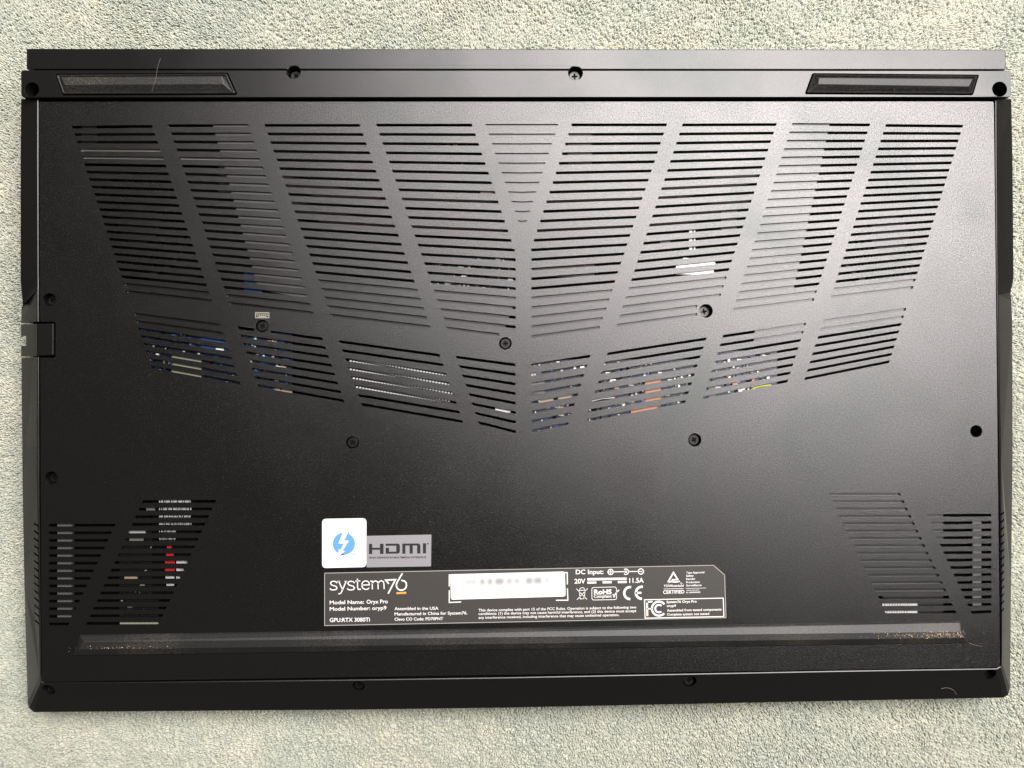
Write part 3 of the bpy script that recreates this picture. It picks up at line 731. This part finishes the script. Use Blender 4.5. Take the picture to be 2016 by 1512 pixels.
# rating label
LB = [(638, 1233), (638, 1131), (642, 1127), (1404, 1112), (1409, 1113), (1427, 1130), (1428.5, 1134), (1430.5, 1214), (1428, 1217.5)]
q = Wp(LB, ZL)[::-1]
label = loft('rating_label', [at(q[::-1], .005), at(q[::-1], ZL)], M['label'], lap)
label['label'] = 'black rating label with white print and a cut corner'
P = Print(lambda x, y: (x, y), ZL + .02)
inn = [(639.2, 1231.5), (639.2, 1128.5), (1404.5, 1113), (1426.5, 1132), (1429.2, 1216)]
P.line(inn, 1.15, closed=True); P.build('label_border', M['edge'], label)
P = Print(T(630, 1110, 7.754), ZL + .02)
def s_(dx): P.line([(258 + dx, 290), (238 + dx, 271), (205 + dx, 265), (172 + dx, 275), (160 + dx, 298), (175 + dx, 322), (210 + dx, 333), (245 + dx, 345), (260 + dx, 368), (246 + dx, 391), (206 + dx, 400), (168 + dx, 394), (150 + dx, 376)], 17)
s_(0); s_(266)
P.line([(285, 268), (343, 392)], 17); P.line([(400, 268), (336, 415), (318, 448), (294, 460), (280, 452)], 17); P.line([(268, 268), (306, 267)], 14); P.line([(380, 267), (416, 266)], 14)
P.line([(572, 232), (573, 360), (584, 388), (606, 393), (624, 385)], 17); P.line([(542, 264), (616, 261)], 14)
P.line([(640, 325), (754, 321), (748, 288), (725, 266), (695, 260), (662, 271), (641, 300), (638, 340), (655, 374), (690, 391), (725, 388), (752, 368)], 16)
P.line([(772, 265), (797, 264), (799, 390)], 16); P.line([(799, 305), (815, 272), (848, 260), (878, 274), (886, 306), (888, 388)], 16); P.line([(887, 305), (905, 270), (936, 258), (967, 272), (976, 305), (979, 386)], 16)
P.line([(1046, 300), (1003, 250), (1152, 241), (1040, 455)], 22)
P.line([(1255, 150), (1190, 258), (1168, 305), (1166, 345), (1188, 385), (1225, 402), (1268, 400), (1304, 376), (1321, 333), (1315, 290), (1287, 262), (1240, 252)], 22)
P.build('brand_wordmark', M['print'], label)
P = Print(T(630, 1110, 7.754), ZL + .02); P.line([(1176, 448), (1316, 443)], 29); P.build('orange_underline', M['orange_print'], label)
def zt(ox, oy, s): return T(ox, oy, s)
def tx(f, s, x0, y0, x1, y1, h, bold=.014, m=None, parent=None, z=ZL + .02):
    sc_ = f(1, 0)[0] - f(0, 0)[0]
    return text(s, f(x0, y0), f(x1, y1), h * sc_, m or M['print'], parent or label, z, bold)
f1 = T(630, 1110, 7.754)
tx(f1, 'Model Name:', 148, 618, 672, 608, 55, .02); tx(f1, 'Oryx Pro', 710, 608, 1035, 602, 58, .02)
tx(f1, 'Model Number:', 148, 716, 765, 704, 55, .02); tx(f1, 'oryp9', 795, 704, 1015, 698, 55, .02)
tx(f1, 'GPU:RTX 3080Ti', 148, 888, 762, 880, 60, .022)
tx(f1, 'Assembled in the USA', 1138, 706, 1808, 700, 45, .018)
f2 = T(880, 1110, 7.754); k_ = 250 * 7.754
tx(f1, 'Manufactured in China for System76.', 1138, 788, 2250, 770, 45, .018)
tx(f1, 'Clevo CO Code: PD70PNT', 1138, 868, 1880, 858, 45, .018)
tx(f2, 'This device complies with part 15 of the FCC Rules. Operation is subject to the following two', 482, 728, 2890, 680, 40, .014)
tx(f2, 'conditions: (1) the device may not cause harmful interference, and (2) this device must accept', 482, 782, 2890, 736, 40, .014)
tx(f2, 'any interference received, including interference that may cause undesired operation.', 482, 840, 2630, 797, 40, .014)
f3 = T(1120, 1100, 10.8)
tx(f3, 'DC Input:', 146, 328, 735, 322, 95, .02); tx(f3, '20V', 118, 528, 350, 524, 100, .02); tx(f3, '11.5A', 1285, 512, 1592, 506, 100, .02)
P = Print(f3, ZL + .02)
P.arc(887, 281, 56, 20); P.line([(850, 281), (925, 281)], 18); P.line([(887, 243), (887, 319)], 18); P.line([(950, 279), (1180, 275)], 18)
P.disc(1210, 275, 26); P.arc(1210, 276, 58, 20, -130, 130); P.line([(1272, 272), (1470, 270)], 18); P.arc(1531, 271, 56, 20); P.line([(1500, 272), (1562, 270)], 18)
P.poly([(392, 412), (1228, 400), (1228, 448), (392, 465)]); P.poly([(392, 487), (584, 484), (584, 526), (392, 532)]); P.poly([(716, 480), (910, 477), (910, 521), (718, 525)]); P.poly([(1040, 473), (1230, 470), (1230, 515), (1042, 520)])
P.line([(160, 640), (385, 865)], 13); P.line([(396, 635), (172, 873)], 13); P.line([(222, 672), (342, 668), (330, 850), (240, 855)], 13, closed=True); P.arc(283, 668, 55, 12, 180, 360); P.disc(325, 838, 20)
P.line(rounded([(487, 612), (1010, 600), (1016, 868), (490, 878)], 45, 3), 13, closed=True)
P.line([(940, 760), (962, 815), (990, 740), (1068, 662)], 24)
P.arc(1305, 730, 128, 50, 90, 278); P.arc(1553, 724, 128, 50, 90, 278); P.line([(1430, 726), (1542, 723)], 42)
P.build('approval_marks', M['print'], label)
tx(f3, 'RoHS', 532, 755, 910, 750, 98, .04); tx(f3, 'Compliant', 530, 830, 912, 824, 62, .02)
f4 = T(1260, 1100, 11.2)
P = Print(f4, ZL + .02)
P.line([(618, 515), (737, 305), (830, 455), (700, 470)], 33); P.line([(625, 520), (690, 500), (760, 512), (880, 500)], 33)
P.line([(525, 668), (960, 657)], 10); P.line([(1010, 655), (1455, 645)], 8); P.arc(912, 545, 18, 8)
P.line([(98, 905), (1835, 868), (1850, 1275), (112, 1310)], 20, closed=True)
P.line([(140, 955), (275, 945)], 36); P.line([(155, 950), (163, 1265)], 40); P.line([(160, 1105), (262, 1102)], 28)
P.arc(418, 1100, 155, 44, 42, 322); P.arc(418, 1100, 82, 38, 50, 312)
P.build('certification_marks', M['print'], label)
tx(f4, 'TÜVRheinland', 525, 624, 962, 615, 48, .02); tx(f4, 'CERTIFIED', 510, 775, 980, 762, 75, .02)
for i, (s, x1) in enumerate((('Type Approved', 1418), ('Safety', 1185), ('Regular', 1222), ('Production', 1315), ('Surveillance', 1358))):
    tx(f4, s, 1018, 328 + i * 70.5, x1, 324 + i * 70.5 - (x1 - 1018) * .016, 42, .02)
tx(f4, 'www.tuv.com', 1022, 706, 1305, 698, 26, .02); tx(f4, 'ID 2000000000', 1022, 760, 1330, 752, 30, .02)
tx(f4, 'System76 Oryx Pro', 585, 978, 1250, 965, 52, .025); tx(f4, 'oryp9', 590, 1062, 795, 1058, 48, .025)
tx(f4, 'Assembled from tested components', 595, 1165, 1798, 1140, 52, .02); tx(f4, 'Complete system not tested', 595, 1253, 1525, 1236, 52, .02)
# blurred white serial sticker with its corner brackets
P = Print(f2, ZL + .02)
P.line([(95, 168), (35, 170), (35, 345)], 17, caps=False); P.line([(35, 405), (35, 590), (215, 582)], 17, caps=False)
P.line([(1770, 135), (1836, 134), (1838, 315)], 17, caps=False); P.line([(1838, 375), (1845, 555), (1662, 557)], 17, caps=False)
P.build('corner_brackets', M['print'], label)
wm, t, b = nt('serial_sticker_paper'); b.inputs['Roughness'].default_value = .5
tco = t.nodes.new('ShaderNodeTexCoord'); sp = t.nodes.new('ShaderNodeSeparateXYZ'); t.links.new(tco.outputs['Object'], sp.inputs[0])
def node(ty, **k):
    n_ = t.nodes.new(ty)
    for a, v in k.items(): setattr(n_, a, v)
    return n_
def mth(op, a, b_=None):
    n_ = node('ShaderNodeMath', operation=op)
    for i, v in enumerate((a, b_)):
        if v is None: continue
        if isinstance(v, (int, float)): n_.inputs[i].default_value = v
        else: t.links.new(v, n_.inputs[i])
    return n_.outputs[0]
def bandmask(cy, hh, slope, xc):
    d = mth('SUBTRACT', mth('SUBTRACT', sp.outputs['Y'], cy), mth('MULTIPLY', mth('SUBTRACT', sp.outputs['X'], xc), slope))
    g0 = mth('DIVIDE', d, hh); return mth('POWER', 2.718, mth('MULTIPLY', mth('MULTIPLY', g0, g0), -1.0))
cs = W(1000, 1144, 0); ca = W(1008, 1161, 0); sl_ = .0095
nz = node('ShaderNodeTexNoise', noise_dimensions='1D'); nz.inputs['Scale'].default_value = 330; nz.inputs['Detail'].default_value = 0
t.links.new(sp.outputs['X'], nz.inputs['W'])
rmp = node('ShaderNodeMapRange'); rmp.inputs['From Min'].default_value = .12; rmp.inputs['From Max'].default_value = .62; t.links.new(nz.outputs['Fac'], rmp.inputs['Value'])
def xw(c, hw):
    g0 = mth('DIVIDE', mth('SUBTRACT', sp.outputs['X'], c), hw); g2 = mth('MULTIPLY', g0, g0); g4 = mth('MULTIPLY', g2, g2); g8 = mth('MULTIPLY', g4, g4)
    return mth('POWER', 2.718, mth('MULTIPLY', g8, -1.0))
m1 = mth('MULTIPLY', mth('MULTIPLY', bandmask(cs.y * MM, .0021, sl_, cs.x * MM), xw(cs.x * MM, .0195)), rmp.outputs[0])
m2_ = mth('MULTIPLY', mth('MULTIPLY', bandmask(ca.y * MM, .0009, sl_, ca.x * MM), xw(ca.x * MM, .0145)), .42)
mm = mth('ADD', mth('MULTIPLY', m1, .75), m2_)
mxx = node('ShaderNodeMix', data_type='RGBA'); t.links.new(mm, mxx.inputs[0]); mxx.inputs[6].default_value = (.70, .70, .69, 1); mxx.inputs[7].default_value = (.10, .095, .09, 1)
t.links.new(mxx.outputs[2], b.inputs['Base Color'])
q = rounded(Wp([f2(*p) for p in ((60, 548), (1810, 498), (1800, 118), (50, 160))], ZL + .12), .9, 4)
loft('serial_sticker', [at(q, ZL + .03), at(q, ZL + .13)], wm, label)

# white sticker with the blue lightning mark
q = rounded(Wp([(634, 1118.5), (721.5, 1116.5), (721.5, 1020), (634, 1021.5)], .14), 1.7, 5)
stk = loft('lightning_sticker', [at(q, .005), at(q, .14)], M['paper'], lap); stk['label'] = 'white rounded sticker with a blue lightning mark'
f5 = T(620, 1010, 8.4)
P = Print(f5, .155); P.disc(479, 508, 184); P.poly([(575, 283), (540, 335), (560, 352)]); P.poly([(388, 724), (440, 665), (500, 690), (462, 694)]); P.build('blue_disc', M['blue_print'], stk)
P = Print(f5, .17); P.poly([(470, 300), (563, 300), (482, 452), (562, 458), (458, 624), (497, 630), (398, 712), (385, 690), (394, 594), (418, 614), (478, 506), (388, 502)]); P.build('lightning_bolt', M['paper'], stk)
tx(f5, 'TM', 612, 690, 662, 688, 24, .02, M['blue_print'], stk, .155)
# silver sticker
q = Wp([(721.8, 1117), (848.5, 1115), (849.3, 1052.5), (722, 1055)], .12)
hd = loft('silver_sticker', [at(q, .005), at(q, .12)], M['silver_label'], lap); hd['label'] = 'silver grey rectangular sticker with dark lettering'
P = Print(f5, .135)
P.rect(893, 510, 948, 680); P.rect(1075, 508, 1135, 677); P.rect(948, 574, 1075, 608)
P.poly([(1170, 507), (1365, 505), (1392, 512), (1405, 535), (1405, 640), (1392, 664), (1365, 671), (1170, 674), (1170, 575), (1225, 575), (1225, 640), (1345, 638), (1345, 541), (1170, 543)])
P.poly([(1445, 505), (1700, 503), (1732, 511), (1745, 540), (1745, 670), (1690, 670), (1690, 537), (1618, 538), (1618, 671), (1565, 671), (1565, 538), (1497, 539), (1497, 673), (1445, 674)])
P.rect(1785, 500, 1838, 668); P.disc(1868, 508, 13); P.build('sticker_wordmark', M['grey_print'], hd)
tx(f5, 'HIGH-DEFINITION MULTIMEDIA INTERFACE', 893, 754, 1838, 746, 30, .03, M['grey_print'], hd, .135)
# keyboard icon above a screw
P = Print(lambda x, y: (x, y), .015)
P.line([(503.2, 615.6), (529.4, 615.6), (529.4, 625.6), (503.2, 625.6)], 1.2, closed=True)
for r_ in range(2):
    for i in range(6): P.rect(505.2 + i * 3.9 + r_ * .8, 617.6 + r_ * 2.5, 507.2 + i * 3.9 + r_ * .8, 619.2 + r_ * 2.5)
P.rect(508.5, 622.7, 524.5, 624.1); P.build('keyboard_icon', M['icon'], panel)

# ================================================================== HAIRS AND CRUMBS
def hair(pts, z, r, lab):
    import itertools
    P_ = [W(x, y, zz) for (x, y), zz in zip(pts, z)]; o = tube('stray_hair', P_, r, M['hair'], None, 4); o['label'] = lab; o['category'] = 'hair'; return o
hair([(316, 115), (312, 126), (309, 138), (308, 150), (305, 162), (301, 172), (299, 182)], [ZB + .5, ZB + .6, ZB + .8, ZB + 1.6, ZB + 1.8, ZB + 1.2, ZB + .3], .035, 'fine straight hair crossing the left rear rubber foot')
hair([(1853, 1356), (1862, 1354), (1870, 1355), (1878, 1359), (1883, 1367)], [-2.6, -2.3, -2.3, -3.0, -4.0], .055, 'pale curled hair on the front edge near the right corner')
hair([(1787, 1219), (1792, 1222), (1796, 1228)], [.1, .2, .25], .035, 'tiny short hair just above the right end of the long foot')
hair([(1907, 1266), (1918, 1269.5), (1934, 1273)], [.2, .25, .1], .045, 'short pale hair sticking out from the right end of the long foot')
rnd = random.Random(12); V = []; Fc = []
def crumb(x, y, z, s):
    c = W(x, y, z); b0 = len(V)
    for k in range(4):
        a = rnd.uniform(0, 6.28); V.append((c.x + s * math.cos(a) * rnd.uniform(.4, 1), c.y + s * math.sin(a) * rnd.uniform(.4, 1), c.z + (s * .7 if k == 3 else 0)))
    Fc.extend([[b0, b0 + 1, b0 + 2], [b0, b0 + 1, b0 + 3], [b0 + 1, b0 + 2, b0 + 3], [b0 + 2, b0, b0 + 3]])
def scatter(n_, fx, fy, zf, s0, s1):
    for _ in range(n_): x = fx(); y = fy(x); crumb(x, y, zf(x, y), rnd.uniform(s0, s1))
def zlong(x, y):
    c = 1252 - (x - 1740) * .012
    return 2.36 if abs(y - (1271 - (x - 160) * .0125)) < 7 else .9
scatter(420, lambda: 1900 - abs(rnd.gauss(0, 75)), lambda x: 1249 + rnd.gauss(0, 4.5) + (1900 - x) * .012, zlong, .08, .3)
scatter(150, lambda: rnd.gauss(245, 40), lambda x: 1277 + rnd.gauss(0, 3), zlong, .07, .26)
scatter(150, lambda: rnd.uniform(170, 1890), lambda x: 1275 - (x - 160) * .0125 + rnd.gauss(0, 6), zlong, .04, .12)
scatter(120, lambda: 125 + abs(rnd.gauss(0, 70)), lambda x: 160 + rnd.gauss(0, 5), lambda x, y: ZB + 1.55 if 150 < y < 166 else ZB + .6, .04, .14)
scatter(70, lambda: rnd.uniform(1612, 1915), lambda x: rnd.choice([150, 152, 178]) + rnd.gauss(0, 3), lambda x, y: ZB + .8, .04, .15)
scatter(90, lambda: rnd.uniform(100, 1950), lambda x: rnd.uniform(210, 1330), lambda x, y: .02, .03, .08)
cb = mesh('dust_crumbs', V, Fc, M['crumb']); cb['kind'] = 'stuff'; cb['label'] = 'tan dust and crumbs along the rubber feet'; cb['category'] = 'crumbs'
